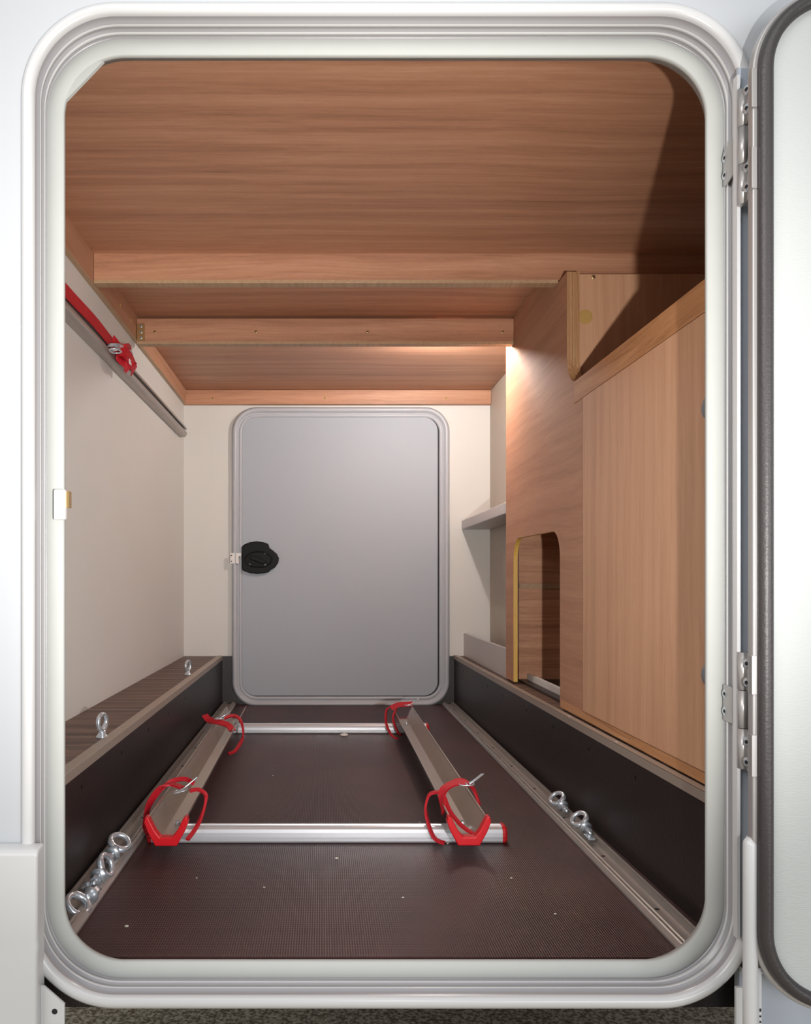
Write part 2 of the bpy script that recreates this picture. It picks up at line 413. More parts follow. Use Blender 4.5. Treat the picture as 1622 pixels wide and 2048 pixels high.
# latch: black plate with a turn handle
zc = .562
pts = [(-.306, .530), (-.306, .603), (-.296, .611), (-.275, .619), (-.25, .622), (-.225, .619), (-.206, .612), (-.200, .596), (-.188, .587),
       (-.174, .575), (-.1655, .558), (-.168, .541), (-.180, .523), (-.198, .513), (-.205, .505), (-.225, .500), (-.25, .498), (-.275, .501), (-.296, .508), (-.306, .513)]
bm = bmesh.new(); prism(bm, pts, 'Y', YB-.026, YB-.012)
latch = obj('latch', bm, 'black', door, bevel=.004, seg=3); latch['label'] = 'black plastic latch plate'
def ell(cx, cz, a, b, n=28): return [(cx+a*math.cos(2*PI*i/n), cz+b*math.sin(2*PI*i/n)) for i in range(n)]
def ellring(bm, cx, cz, a, b, y, r):
    tube(bm, [(cx+a*math.cos(2*PI*i/32), y, cz+b*math.sin(2*PI*i/32)) for i in range(32)], r, 8, closed=True)
bm = bmesh.new(); ellring(bm, -.243, .553, .050, .030, YB-.0262, .003); obj('latch_rim', bm, 'black', latch)
bm = bmesh.new(); prism(bm, [(-.278, .556), (-.270, .568), (-.255, .566), (-.225, .552), (-.212, .545), (-.216, .536), (-.232, .538), (-.262, .549)], 'Y', YB-.042, YB-.026)
obj('turn_handle', bm, 'black', latch, bevel=.003)
for cx, cz in ((-.218, .577), (-.218, .533), (-.277, .533)): screw(latch, (cx, YB-.026, cz), (0, -1, 0), .004, 'grey_knob')
bm = bmesh.new(); box(bm, -.350, -.332, YB-.029, YB-.0245, .538, .577); box(bm, -.329, -.318, YB-.029, YB-.012, .538, .577); box(bm, -.318, -.309, YB-.029, YB-.012, .566, .577)
cl = obj('catch_plate', bm, 'white', hf); cl['label'] = 'white metal catch plate'
bm = bmesh.new()
for zz in (.546, .568): disc(bm, (-.345, YB-.029, zz), (0, -1, 0), .0022, .0006, 10)
obj('catch_hole', bm, 'black', cl)

# ------------------------------------------------------------------ bed frame over the garage
def beam(name, label, x0, x1, y0, y1, z0, z1, mat='wood_x', edge=True):
    t = thing(name, label, 'beam', ((x0+x1)/2, (y0+y1)/2, z0))
    obj('board', bx(x0, x1, y0, y1, z0+.004, z1), mat, t)
    return t
b1 = beam('cross_beam', 'nearer full width wooden cross beam under the ceiling board', -.518, 1.0, .854, .880, 1.151, ZC)
obj('edge_strip', bx(-.518, .534, .853, .881, 1.1475, 1.155), 'ply_y', b1)
b2 = beam('cross_beam', 'farther wooden cross beam with four screws, ending at the cupboard', -.518, .534, 1.285, 1.310, 1.137, 1.205)
obj('edge_strip', bx(-.518, .534, 1.284, 1.311, 1.134, 1.141), 'ply_y', b2)
for px in (310, 512, 735, 1005):
    x = (px-645)*2.285/F; screw(b2, (min(x, .52), 1.285, 1.168), (0, -1, 0), .0042, 'brass')
bm = bmesh.new(); box(bm, -.5175, -.496, 1.280, 1.2845, 1.142, 1.190); br = obj('bracket', bm, 'brass', b2, bevel=.001); br['label'] = 'small brass corner bracket'
for zz in (1.150, 1.166, 1.182): screw(br, (-.506, 1.280, zz), (0, -1, 0), .004, 'chrome')
b3 = thing('back_rail', 'long wooden rail along the top of the far wall', 'rail', (0, YB-.02, 1.141))
obj('board', bx(-.528, .64, YB-.022, YB-.001, 1.143, 1.197), 'wood_x', b3)
for px in (425, 650, 892): screw(b3, ((px-645)*3.108/F, YB-.022, 1.166), (0, -1, 0), .005, 'cap_tan')
b4 = thing('side_rail', 'wooden rail along the top of the left cream wall', 'rail', (-.524, 1.0, 1.145))
obj('board', bx(-.5295, -.519, .05, YB-.023, 1.149, ZC-.0005), 'wood_y', b4)
obj('edge_strip', bx(-.5295, -.5185, .05, YB-.023, 1.145, 1.149), 'ply_y', b4)
for y in (.55, 1.10, 1.22, 1.55, 1.95): screw(b4, (-.519, y, 1.18), (1, 0, 0), .004, 'cap_tan')
lb = thing('bed_board', 'wooden board behind the farther cross beam, lit by the lamp', 'board', (0, 1.7, 1.195))
obj('board', bx(-.518, .64, 1.312, YB-.0015, 1.198, ZC-.0005), 'wood_x', lb)

# ------------------------------------------------------------------ cupboard on the right
cb = thing('cupboard', 'tall wooden cupboard with arched opening along the right side', 'cupboard', (.56, .8, LEDGE))
r1, r2 = .065, .060
out = [(.04, .190), (.843, .190)]
for i in range(9):
    a = math.radians(180-90*i/8); out.append((.843+r2+r2*math.cos(a), .588-r2+r2*math.sin(a)))
for i in range(9):
    a = math.radians(90-90*i/8); out.append((1.291-r2+r2*math.cos(a), .590-r2+r2*math.sin(a)))
out += [(1.291, .190), (1.385, .190), (1.385, 1.1975), (1.311, 1.1975), (1.311, 1.214), (.8815, 1.214), (.8815, 1.150), (.790, 1.150)]
for i in range(9):
    a = math.radians(0-90*i/8); out.append((.790-r1+r1*math.cos(a), .896+r1+r1*math.sin(a)))
out += [(.04, .896)]
bm = bmesh.new(); fs = prism(bm, out, 'X', XR, .5465)
for k, f in enumerate(fs): 
    f.material_index = 2 if 1 <= k <= 20 else 1
    if 8 <= k: f.smooth = False
sp = obj('side_panel', bm, ['wood_y', 'ply', 'ply_arch'], cb)
e1_ = [(.790, 1.1498)]+out[-10:]; e2_ = [(y-.010, z) for y, z in e1_]
e1_ = [(.790, 1.1498)]; e2_ = [(.778, 1.1498)]
e1_ = [(.790, 1.1498)]; e2_ = [(.802, 1.1498)]
for i in range(13):
    a = math.radians(-90*i/12); e1_.append((.790-r1+r1*math.cos(a), .896+r1+r1*math.sin(a))); e2_.append((.790-r1+(r1+.012)*math.cos(a), .896+r1+(r1+.012)*math.sin(a)))
e1_.append((.045, .896)); e2_.append((.045, .884))
bm = bmesh.new(); rws = [[[bm.verts.new((x, y, z)) for y, z in e] for e in (e1_, e2_)] for x in (.547, .5625)]
for i in range(len(e1_)-1):
    for f in ((rws[0][0], rws[1][0]), (rws[0][1], rws[1][1]), (rws[0][0], rws[0][1]), (rws[1][0], rws[1][1])):
        bm.faces.new((f[0][i], f[0][i+1], f[1][i+1], f[1][i]))
for i in (0, -1): bm.faces.new((rws[0][0][i], rws[0][1][i], rws[1][1][i], rws[1][0][i]))
obj('edge_lipping', bm, 'ply', cb)
hd = obj('hatch_panel', bx(.5325, .5348, .045, .674, .207, .848), 'wood_z', cb, bevel=.0008)
obj('edge_band', bx(.5335, .5348, .045, .735, .8495, .8955), 'band', cb, bevel=.0006)
obj('plinth', bx(.5330, .5348, .045, .83, .190, .2055), 'band', cb)
obj('upper_board', bx(.563, .999, .803, .816, .50, 1.149), 'wood_z', cb)
screw(cb, (.597, .803, 1.143), (0, -1, 0), .0045, 'brass')
bm = bmesh.new(); disc(bm, (.579, .803, 1.055), (0, -1, 0), .016, .001, 24); obj('cover_cap', bm, 'cap_tan', cb)
for z in (.711, .345):
    bm = bmesh.new(); disc(bm, (.5325, .118, z), (-1, 0, 0), .0165, .009, 20, .003); k = obj('latch_knob', bm, 'grey_knob', hd, bevel=.002)
# inside of the cupboard seen through the arch
obj('inner_board', bx(.563, .78, 1.345, 1.360, .1905, .640), 'wood_in', cb)
obj('inner_strip', bx(.563, .78, 1.339, 1.3445, .450, .465), 'ply_y', cb)
obj('inner_side', bx(.78, .79, .60, 1.36, .1905, .64), 'wood_in', cb)
obj('inner_top', bx(.563, .79, .60, 1.36, .641, .655), 'wood_in', cb)
obj('inner_front', bx(.563, .78, .60, .612, .1905, .640), 'wood_in', cb)
obj('inner_floor', bx(.563, .79, .60, 1.36, .1855, .1900), 'dark_side', cb)
obj('kick_strip', bx(.585, .595, .613, 1.338, .1905, .207), 'white', cb)
bm = bmesh.new(); disc(bm, (.5335, .50, .33), (-1, 0, 0), .0, .0, 3); bm.free()

# shelf and low board beyond the cupboard
o = obj('shelf', bx(.532, .6405, 1.387, YB-.0005, .668, .702), 'greyboard', bevel=.003); tag(o, 'white shelf on the far wall just beyond the cupboard', 'shelf')
o = obj('low_board', bx(.540, .552, 1.387, YB-.0005, .1855, .272), 'greyboard'); tag(o, 'low grey white board standing on the right ledge under the shelf', 'board')

# ------------------------------------------------------------------ raised ledges beside the floor
t = thing('ledge', 'left raised ledge topped with dark plank wood', 'ledge', (-.45, 1.0, 0))
obj('top_board', bx(XL+.0005, PL-.018, .045, YB-.0025, LEDGE-.014, LEDGE-.0005), 'ledge_wood', t)
obj('side_board', bx(PL-.012, PL, .045, YB-.0025, .0005, LEDGE-.004), 'dark_side', t)
bm = bmesh.new(); prism(bm, [(PL+.0015, LEDGE-.014), (PL+.0015, LEDGE+.002), (PL-.0195, LEDGE+.002), (PL-.0195, LEDGE-.0004), (PL-.0125, LEDGE-.0004), (PL, LEDGE-.0039), (PL, LEDGE-.014)], 'Y', .045, YB-.003)
obj('edge_trim', bm, 'alu_trim', t, bevel=.0008)
for y in (.30, .56, .80, 1.03, 1.28, 1.52, 1.74, 1.95): 
    bm = bmesh.new(); disc(bm, (PL, y, LEDGE-.038), (1, 0, 0), .0035, .0006, 10); obj('screw_head', bm, 'black', t)
# right ledge flares very slightly towards the doorway
t2 = thing('ledge', 'right dark ledge with a pale metal edge below the cupboard', 'ledge', (.53, 1.0, 0))
def xr(y): return .519-.0075*y
bm = bmesh.new()
def slab(bm, dx0, dx1, z0, z1, y0=.045, y1=YB-.0025, x1=None):
    v = []
    for y in (y0, y1):
        a = xr(y)+dx0; b = (xr(y)+dx1) if x1 is None else x1
        v.append([bm.verts.new(p) for p in ((a, y, z0), (b, y, z0), (b, y, z1), (a, y, z1))])
    A, B = v
    for k in range(4): bm.faces.new((A[k], A[(k+1) % 4], B[(k+1) % 4], B[k]))
    bm.faces.new(A); bm.faces.new(B[::-1])
slab(bm, 0, .012, .0005, LEDGE); obj('side_board', bm, 'dark_side', t2)
bm = bmesh.new(); slab(bm, .0125, 0, LEDGE-.012, LEDGE, x1=.640); obj('top_board', bm, 'ledge_wood', t2)
bm = bmesh.new(); slab(bm, -.0015, .013, LEDGE+.0003, LEDGE+.004); slab(bm, -.0018, -.0003, LEDGE-.010, LEDGE+.004); obj('edge_trim', bm, 'alu_trim', t2)
for y in (.35, .58, .82, 1.05, 1.30, 1.52, 1.75, 1.93):
    bm = bmesh.new(); disc(bm, (xr(y), y, LEDGE-.035), (-1, 0, 0), .0035, .0006, 10); obj('screw_head', bm, 'black', t2)
for y in (.45, .72, 1.1, 1.6):
    bm = bmesh.new(); disc(bm, (xr(y)+.006, y, LEDGE+.004), (0, 0, 1), .003, .0008, 10); obj('screw', bm, 'alu', t2)

# ------------------------------------------------------------------ lashing tracks
def track(name, label, x0, x1, side):
    t = thing(name, label, 'track', ((x0+x1)/2, 1.0, 0))
    wd = x1-x0; c = (x0+x1)/2
    pr = [(x0, .0006), (x0, .004), (x0+.004, .010), (c-.0135, .0125), (c-.0115, .0125), (c-.0100, .0040), (c+.0100, .0040), (c+.0115, .0125), (c+.0135, .0125), (x1-.004, .010), (x1, .004), (x1, .0006)]
    bm = bmesh.new(); prism(bm, pr, 'Y', .045, YB-.02); obj('rail', bm, 'alu_track', t)
    for s in (-1, 1):
        bm = bmesh.new(); box(bm, c+s*.0175-.0008, c+s*.0175+.0008, .046, YB-.021, .0115, .0133); obj('ridge', bm, 'alu_track', t)
    for k in range(9):
        y = .17+k*.225; bm = bmesh.new(); disc(bm, (c, y, .004), (0, 0, 1), .0035, .0008, 10); obj('screw', bm, 'gap', t)
    return t
tl = track('floor_track', 'aluminium lashing track along the left edge of the floor', -.3815, -.328, -1)
tr = track('floor_track', 'aluminium lashing track along the right edge of the floor', .454, .5025, 1)
t = thing('wall_track', 'grey aluminium rail high on the left cream wall', 'track', (-.52, 1.0, 1.01))
pr = [(-.5295, 1.006), (-.513, 1.006), (-.506, 1.011), (-.504, 1.017), (-.504, 1.0235), (-.516, 1.0235), (-.516, 1.0335), (-.504, 1.0335), (-.504, 1.039), (-.507, 1.043), (-.5295, 1.043)]
bm = bmesh.new(); prism(bm, [(a, b) for a, b in pr], 'Y', .045, 2.04); obj('rail', bm, 'alu_track', t, bevel=.0006)
obj('slot_liner', bx(-.5158, -.5145, .05, 2.035, 1.0245, 1.0325), 'gap', t)

# ------------------------------------------------------------------ eye bolts
def eye_proto(label, loc, rot, group, flat=False):
    """ring on a collar, stud and nut; local z up, ring in the local xz plane"""
    t = thing('eye_bolt', label, 'eye bolt', loc, group)
    def put(name, bm, mat, sm=True):
        me = bpy.data.meshes.new(name); bmesh.ops.recalc_face_normals(bm, faces=bm.faces); bm.to_mesh(me); bm.free(); me.materials.append(M[mat])
        for p in me.polygons: p.use_smooth = sm
        o = bpy.data.objects.new(name, me); C.objects.link(o); o.parent = t; return o
    R = .0145; zc = .0285
    bm = bmesh.new(); tube(bm, [(R*math.cos(2*PI*i/32), 0, zc+R*math.sin(2*PI*i/32)) for i in range(32)], [.0042 if math.sin(2*PI*i/32) > -.5 else .0052 for i in range(32)], 12, closed=True)
    put('ring', bm, 'chrome')
    bm = bmesh.new(); tube(bm, [(0, 0, 0), (0, 0, .002), (0, 0, .0045), (0, 0, .009), (0, 0, .014)], [.0115, .0115, .0095, .0065, .006], 20); put('collar', bm, 'chrome')
    if flat:
        bm = bmesh.new(); tube(bm, [(0, 0, 0), (0, 0, -.020)], .0034, 12); put('stud', bm, 'chrome')
        bm = bmesh.new(); prism(bm, [(.0068*math.cos(PI/3*k), .0068*math.sin(PI/3*k)) for k in range(6)], 'Z', -.011, -.006); put('nut', bm, 'chrome', False)
    t.rotation_euler = rot
    return t
e1 = eye_proto('zinc eye bolt on the left plank ledge, the nearer one', (-.407, .511, LEDGE), (0, 0, math.radians(76)), 'eye bolts on the left ledge')
dup(e1, (-.412, 1.506, LEDGE), (0, 0, math.radians(72)), 'zinc eye bolt on the left plank ledge, the farther one')
# loose ones lying along the floor tracks: ring leaning back, stud pointing along the track
RX = math.radians
e3 = eye_proto('eye bolt in the left floor track nearest the doorway', (-.3515, .225, .0178), (0, 0, 0), 'eye bolts in the left floor track', True)
def lie(o, loc, ax, face):
    """leaning eye bolt: collar at loc, ring towards ax, open side of the ring turned to face"""
    z = Vector(ax).normalized(); f = Vector(face); y = (f-z*f.dot(z)).normalized(); x = y.cross(z)
    o.location = loc; o.rotation_euler = Matrix((x, y, z)).transposed().to_euler()
lie(e3, (-.336, .186, .019), (-.26, -.80, -.06), (.30, -.75, .55))
e4 = dup(e3, (0, 0, 0), (0, 0, 0), 'eye bolt in the left floor track, middle one with its ring turned on edge'); lie(e4, (-.344, .255, .020), (.10, .85, .18), (.95, -.25, .35))
e5 = dup(e3, (0, 0, 0), (0, 0, 0), 'eye bolt in the left floor track nearest the bicycle rack'); lie(e5, (-.349, .358, .020), (.15, .85, .30), (.30, -.7, .55))
e6 = dup(e3, (0, 0, 0), (0, 0, 0), 'eye bolt in the right floor track, the nearer one'); e6['group'] = 'eye bolts in the right floor track'
lie(e6, (.4835, .500, .020), (-.14, .85, .28), (-.42, -.7, .5))
e7 = dup(e3, (0, 0, 0), (0, 0, 0), 'eye bolt in the right floor track, the farther one'); e7['group'] = 'eye bolts in the right floor track'
lie(e7, (.4835, .644, .020), (-.14, .85, .28), (-.42, -.7, .5))
for o in (e3, e4, e5): o.scale = (1.12, 1.12, 1.12)
for y0, y1, x, lb_ in ((.222, .246, -.355, 'flat zinc track clip between the two nearer left eye bolts'), (.452, .478, .4782, 'flat zinc track clip at the near end of the right eye bolts')):
    t = thing('track_clip', lb_, 'clip', (x, (y0+y1)/2, .0135))
    obj('plate', bx(x-.0065, x+.0065, y0, y1, .0127, .0165), 'chrome', t, bevel=.0008)
    bm = bmesh.new(); disc(bm, (x, (y0+y1)/2, .0165), (0, 0, 1), .004, .003, 12); obj('stud_head', bm, 'chrome', t)

# ------------------------------------------------------------------ bicycle rack on the floor
rack = thing('bicycle_rack', 'aluminium bicycle rack with two wheel channels and red straps on the floor', 'bicycle rack', (0, 1.0, 0))
def crossbar(y0, x0, x1):
    h, d = .029, .034
    pr = [(y0+.002, .0008), (y0, .004), (y0, .0085), (y0+.0012, .0092), (y0+.0012, .0105), (y0, .0112), (y0+.0005, .019), (y0+.003, .0245), (y0+.008, h-.001), (y0+.0125, h),
          (y0+.0135, h-.003), (y0+.019, h-.003), (y0+.020, h), (y0+.027, h), (y0+.032, .024), (y0+d, .016), (y0+d, .003), (y0+d-.002, .0008)]
    bm = bmesh.new(); prism(bm, pr, 'X', x0, x1); c = obj('crossbar', bm, 'alu', rack)
    for s, xx in ((-1, x0), (1, x1)):
        bm = bmesh.new(); pc = [(y0-.0008+(y-y0)*1.04, z*1.04) for y, z in pr if abs(z-h+.003) > .0001]
        v = []
        for dx, sc in ((-.001, 1.0), (.004, 1.0), (.0075, .82), (.009, .5)):
            cy, cz = y0+d/2, h/2; v.append([bm.verts.new((xx+s*dx, cy+(y-cy)*sc, cz+(z-cz)*sc)) for y, z in pc])
        for A, B in zip(v, v[1:]):
            for k in range(len(pc)): f = bm.faces.new((A[k], A[(k+1) % len(pc)], B[(k+1) % len(pc)], B[k]))
        bm.faces.new(v[0]); bm.faces.new(v[-1][::-1]); e = obj('end_cap', bm, 'red', c); e['label'] = 'red plastic end cap'
crossbar(.474, -.310, .326); crossbar(1.525, -.318, .322)
def channel(xa, xb, ya, yb):
    """flared wheel trough; runs from (xa,ya) to (xb,yb)"""
    zb = .0302; T = .0018
    outp = [(-.0325, zb+.040), (-.0300, zb+.040), (-.0290, zb+.036), (-.0130, zb+.004), (-.0115, zb+T), (.0115, zb+T), (.0130, zb+.004), (.0290, zb+.036), (.0300, zb+.040), (.0325, zb+.040),
            (.0318, zb+.035), (.0140, zb), (-.0140, zb), (-.0318, zb+.035)]
    bm = bmesh.new(); A = [bm.verts.new((xa+u, ya, z)) for u, z in outp]; B = [bm.verts.new((xb+u, yb, z)) for u, z in outp]
    n = len(outp)
    for k in range(n): bm.faces.new((A[k], A[(k+1) % n], B[(k+1) % n], B[k]))
    bm.faces.new(A); bm.faces.new(B[::-1]); ch = obj('wheel_channel', bm, 'channel', rack)
    def xc(y): return xa+(xb-xa)*(y-ya)/(yb-ya)
    for y, s in ((ya, -1), (yb, 1)):
        x = xc(y); ctr = [(-.0313, zb+.0400), (-.0225, zb+.020), (-.0135, zb+.001), (.0135, zb+.001), (.0225, zb+.020), (.0313, zb+.0400)]
        up = [(-.0355, .0435), (-.0300, .0420), (-.0262, .034), (-.0185, .019), (-.0100, .0085), (.0100, .0085), (.0185, .019), (.0262, .034), (.0300, .0420), (.0355, .0435)]
        dn = [(.0378, .034), (.0310, .0165), (.0185, -.0065), (-.0185, -.0065), (-.0310, .0165), (-.0378, .034)]
        if s > 0:
            up = [(-.0335, .0410), (-.0312, .0410), (-.0290, .035), (-.0205, .019), (-.0120, .0035), (.0120, .0035), (.0205, .019), (.0290, .035), (.0312, .0410), (.0335, .0410)]
            dn = [(.0335, .036), (.0245, .0175), (.0150, -.0015), (-.0150, -.0015), (-.0245, .0175), (-.0335, .036)]
        pp = [(x+u, zb+v) for u, v in up+dn]
        bm = bmesh.new(); prism(bm, pp, 'Y', y-.010 if s < 0 else y-.008, y+.008 if s < 0 else y+.010)
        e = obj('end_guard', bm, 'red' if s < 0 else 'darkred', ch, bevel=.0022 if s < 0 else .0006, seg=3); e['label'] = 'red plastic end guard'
    for y in (ya+.085, yb-.10):
        bm = bmesh.new(); disc(bm, (xc(y)+.004, y, zb+.0018), (0, 0, 1), .0055, .006, 12, .0015); obj('bolt', bm, 'chrome', ch, bevel=.0005)
    return xc
xcl = channel(-.2655, -.2765, .396, 1.625)
xcr = channel(.2490, .2550, .398, 1.615)
def strap(pts, wdir, wdt, tails=(), buckle=None, bang=0, label=None):
    bm = bmesh.new(); ribbon(bm, pts, wdir, wdt*1.15, .0035)
    for tp, tw, tt in tails: ribbon(bm, tp, tw, tt*1.15, .0042)
    s = obj('strap', bm, 'web', rack); s['label'] = label or 'red rubber wheel strap'
    if buckle:
        bx_, by_, bz_ = buckle; ca, sa = math.cos(bang), math.sin(bang)
        def R(u, v, w_): return Vector((bx_+u*ca-v*sa*.0+w_*0, by_+v, bz_+u*sa+w_))
        bm = bmesh.new()
        # wire frame of the buckle and its lever
        fr = [R(-.014, -.009, 0), R(.008, -.009, 0), R(.008, .009, 0), R(-.014, .009, 0)]
        tube(bm, smooth_path(fr, 5, True), .0014, 8, closed=True)
        tube(bm, [R(-.004, -.010, .001), R(-.004, .010, .001)], .0016, 8)
        s2 = obj('buckle', bm, 'chrome', s, smooth=True); s2['label'] = 'chrome buckle'
        bm = bmesh.new(); lv = [R(0, -.006, .002), R(.012, -.004, .008), R(.028, .006, .016)]
        ribbon(bm, lv, (0, 1, 0), .009, .0022); obj('buckle_lever', bm, 'chrome', s, bevel=.0006)
    return s
# near end of the left channel
y = .52; x = xcl(y)
strap([(x-.040, y-.065, .022), (x-.052, y-.045, .036), (x-.052, y-.02, .062), (x-.038, y+.01, .083), (x-.018, y+.02, .090), (x+.004, y+.005, .088)], [(0, 1, .3), (0, 1, .3), (.3, 1, 0), (.6, 1, 0), (.4, 1, 0), (0, 1, 0)], .013,
      tails=[([(x-.045, y+.028, .074), (x-.024, y+.050, .088), (x+.004, y+.045, .094), (x+.022, y+.03, .09)], (0, .6, 1), .007),
             ([(x+.020, y+.000, .083), (x+.036, y+.005, .084), (x+.052, y-.012, .074), (x+.046, y-.065, .042), (x+.033, y-.105, .026)], (0, 1, .4), .006)],
      buckle=(x+.006, y-.008, .086), bang=.25, label='red strap with chrome buckle, near end of the left channel')
# far end of the left channel
y = 1.28; x = xcl(y)
strap([(x-.062, y+.05, .090), (x-.050, y+.03, .082), (x-.034, y+.01, .080), (x-.012, y-.005, .079), (x+.012, y-.02, .074), (x+.028, y-.04, .062)], (0, 1, .5), .016,
      tails=[([(x-.004, y+.02, .086), (x+.022, y+.055, .088), (x+.043, y+.035, .074), (x+.052, y-.00, .040), (x+.040, y-.07, .016), (x+.022, y-.09, .010)], (0, 1, .3), .008)],
      buckle=(x-.012, y+.01, .088), bang=.1, label='red strap with chrome buckle, far end of the left channel')
# near end of the right channel
y = .52; x = xcr(y)
strap([(x-.032, y-.055, .060), (x-.028, y-.01, .082), (x-.012, y+.008, .092), (x+.008, y+.012, .096), (x+.022, y+.005, .094)], (0, 1, .3), .015,
      tails=[([(x-.028, y-.03, .080), (x-.022, y-.055, .062), (x-.006, y-.08, .044), (x+.012, y-.098, .0345), (x+.019, y-.103, .0343)], (.7, 1, 0), .007),
             ([(x-.030, y+.004, .080), (x-.050, y+.008, .074), (x-.060, y-.02, .050), (x-.052, y-.062, .018), (x-.034, y-.075, .010)], (.2, 1, .2), .007),
             ([(x+.000, y+.028, .094), (x+.018, y+.035, .094), (x+.034, y+.020, .082), (x+.040, y-.01, .062)], (0, 1, .4), .007)],
      buckle=(x+.022, y+.004, .095), bang=.05, label='red strap with chrome buckle, near end of the right channel')
# far end of the right channel
y = 1.50; x = xcr(y)
strap([(x-.046, y-.005, .084), (x-.025, y, .093), (x, y, .095), (x+.022, y, .096)], (0, .4, 1), .013,
      tails=[([(x-.044, y, .088), (x-.058, y, .078), (x-.062, y-.02, .045), (x-.050, y-.06, .014), (x-.032, y-.085, .006)], (.5, 1, 0), .007),
             ([(x-.028, y-.0, .084), (x-.040, y-.02, .055), (x-.030, y-.05, .022), (x-.020, y-.06, .012)], (.5, 1, 0), .006)],
      buckle=(x+.012, y-.002, .094), bang=.0, label='red strap with chrome buckle, far end of the right channel')

# ------------------------------------------------------------------ red lashing strap on the wall track
t = thing('lashing_strap', 'long red webbing strap knotted on the high left wall rail', 'strap', (-.49, 1.0, 1.03))
bm = bmesh.new()
ribbon(bm, [(-.500, .10, 1.040), (-.500, .35, 1.043), (-.5005, .6, 1.039), (-.500, .80, 1.0415), (-.500, .955, 1.036)], (0, -.05, 1), .027, .003, sub=8)
ribbon(bm, [(-.4985, 0.9450, 1.040), (-.494, 0.9750, 1.034), (-.492, 1.0150, 1.030)], (0, -.2, 1), .036, .003)
obj('webbing', bm, 'web', t)
bm = bmesh.new()
K = [(-.494, 0.9750, 1.018), (-.482, 1.0000, 1.004), (-.478, 1.0350, 1.002), (-.484, 1.0650, 1.018), (-.488, 1.0550, 1.040), (-.482, 1.0250, 1.044), (-.479, 0.9900, 1.032)]
ribbon(bm, K, [(0, .7, 1), (.3, 1, 0), (.3, 1, .5), (.2, .5, 1), (.2, 1, .3), (0, 1, 1), (0, .4, 1)], .032, .003, closed=True, sub=7)
ribbon(bm, [(-.486, 0.9650, 1.030), (-.474, 1.0050, 1.022), (-.474, 1.0450, 1.012), (-.480, 1.0800, 1.006)], [(0, .2, 1), (0, .1, 1), (.2, 0, 1), (.4, .4, .8)], .030, .003)
obj('knot', bm, 'web', t)
bm = bmesh.new(); tube(bm, [(-.486+.003*math.sin(a), 1.060+.030*math.cos(a), 1.036+.016*math.sin(a)) for a in [2*PI*i/24 for i in range(24)]], .0022, 8, closed=True)
obj('steel_ring', bm, 'chrome', t)
bm = bmesh.new()
tube(bm, smooth_path([(-.495, 0.9000, 1.010), (-.478, 0.9000, 1.012), (-.476, 0.9350, 1.014), (-.494, 0.9350, 1.012)], 5, True), .0022, 8, closed=True)
tube(bm, [(-.495, 0.9180, 1.013), (-.474, 0.9180, 1.016)], .0028, 8)
ribbon(bm, [(-.494, 0.8900, 1.018), (-.480, 0.9050, 1.022), (-.476, 0.9300, 1.024)], (1, 0, .3), .016, .002)
obj('buckle', bm, 'chrome', t)
bm = bmesh.new(); box(bm, -.4735, -.4715, 1.000, 1.020, 1.004, 1.016); lbx = obj('care_tag', bm, 'white', t, bevel=.0006)

# ------------------------------------------------------------------ hinges and the open door
LX0, LY = .4735, -.100
dr = thing('door_2', 'open garage door leaf folded back beside the doorway', 'door', (.50, -.085, 0)); dr['kind'] = 'structure'
rect = (LX0, 1.27, -.002, 1.1265)
bm = bmesh.new(); prism(bm, rr(*rect, .092, 14), 'Y', LY, -.088); obj('door_edge', bm, 'silver', dr, bevel=.002)
bm = bmesh.new(); prism(bm, rr(rect[0]+.012, rect[1]-.012, rect[2]+.012, rect[3]-.012, .080, 14), 'Y', LY-.0025, LY-.0003); obj('inner_panel', bm, 'leaf', dr, bevel=.001)
bm = bmesh.new()
sweep_rr(bm, (rect[0]+.0195, rect[1]-.0195, rect[2]+.0195, rect[3]-.0195), .0725, [(.0, LY-.0026), (.0008, LY-.008), (.005, LY-.0115), (.009, LY-.0110), (.0135, LY-.0085), (.0150, LY-.004), (.0150, LY-.0003)], n=18)
obj('rubber_seal', bm, 'rubber', dr)
# bright strip between doorway and open door
o = struct(obj('trim_5', bx(.4835, .5085, -.049, -.0445, .06, 1.07), 'strip'), 'blue grey metal strip beside the hinges', 'trim')
obj('bead', bx(.4800, .4834, -.053, -.044, .06, 1.06), 'ring', o)
def hinge(label, zs):
    """zs = four heights: knuckle borders from top to bottom"""
    t = thing('hinge', label, 'hinge', (.481, -.058, (zs[0]+zs[3])/2), 'aluminium door hinges')
    bxc, byc, r = .4832, -.0605, .0058
    for k in range(3):
        z1, z0 = zs[k]-.0004, zs[k+1]+.0004
        bm = bmesh.new(); tube(bm, [(bxc, byc, z0), (bxc, byc, z1)], r, 20); obj('knuckle', bm, 'silver', t)
        if k == 1:
            bm = bmesh.new(); v = [(.4888, -.0065), (.4830, -.0550), (.4805, -.0550), (.4865, -.0065)]
            prism(bm, v, 'Z', z0, z1); pl = obj('frame_plate', bm, 'silver', t, bevel=.0005)
            for f in (.27, .76): screw(pl, (.4861, -.0135, z0+(z1-z0)*f), (-1, -.13, 0), .0052, 'chrome', h=.0015)
        else:
            bm = bmesh.new(); v = [(.4840, -.0655), (.4715, -.0985), (.4715, -.1020), (.4775, -.1020), (.4775, -.1012), (.4732, -.1012), (.4732, -.0985), (.4857, -.0655)]
            prism(bm, v, 'Z', z0, z1); pl = obj('door_plate', bm, 'silver', t, bevel=.0004)
            for f in (.25, .75): screw(pl, (.4785, -.0800, z0+(z1-z0)*f), (-1, -.38, 0), .0056, 'chrome', h=.002)
    return t
zz = lambda py, Z=.94: .475-(py-1160)*Z/F
hinge('upper aluminium hinge joining the open door to the doorway', [zz(181), zz(256), zz(331), zz(411)])
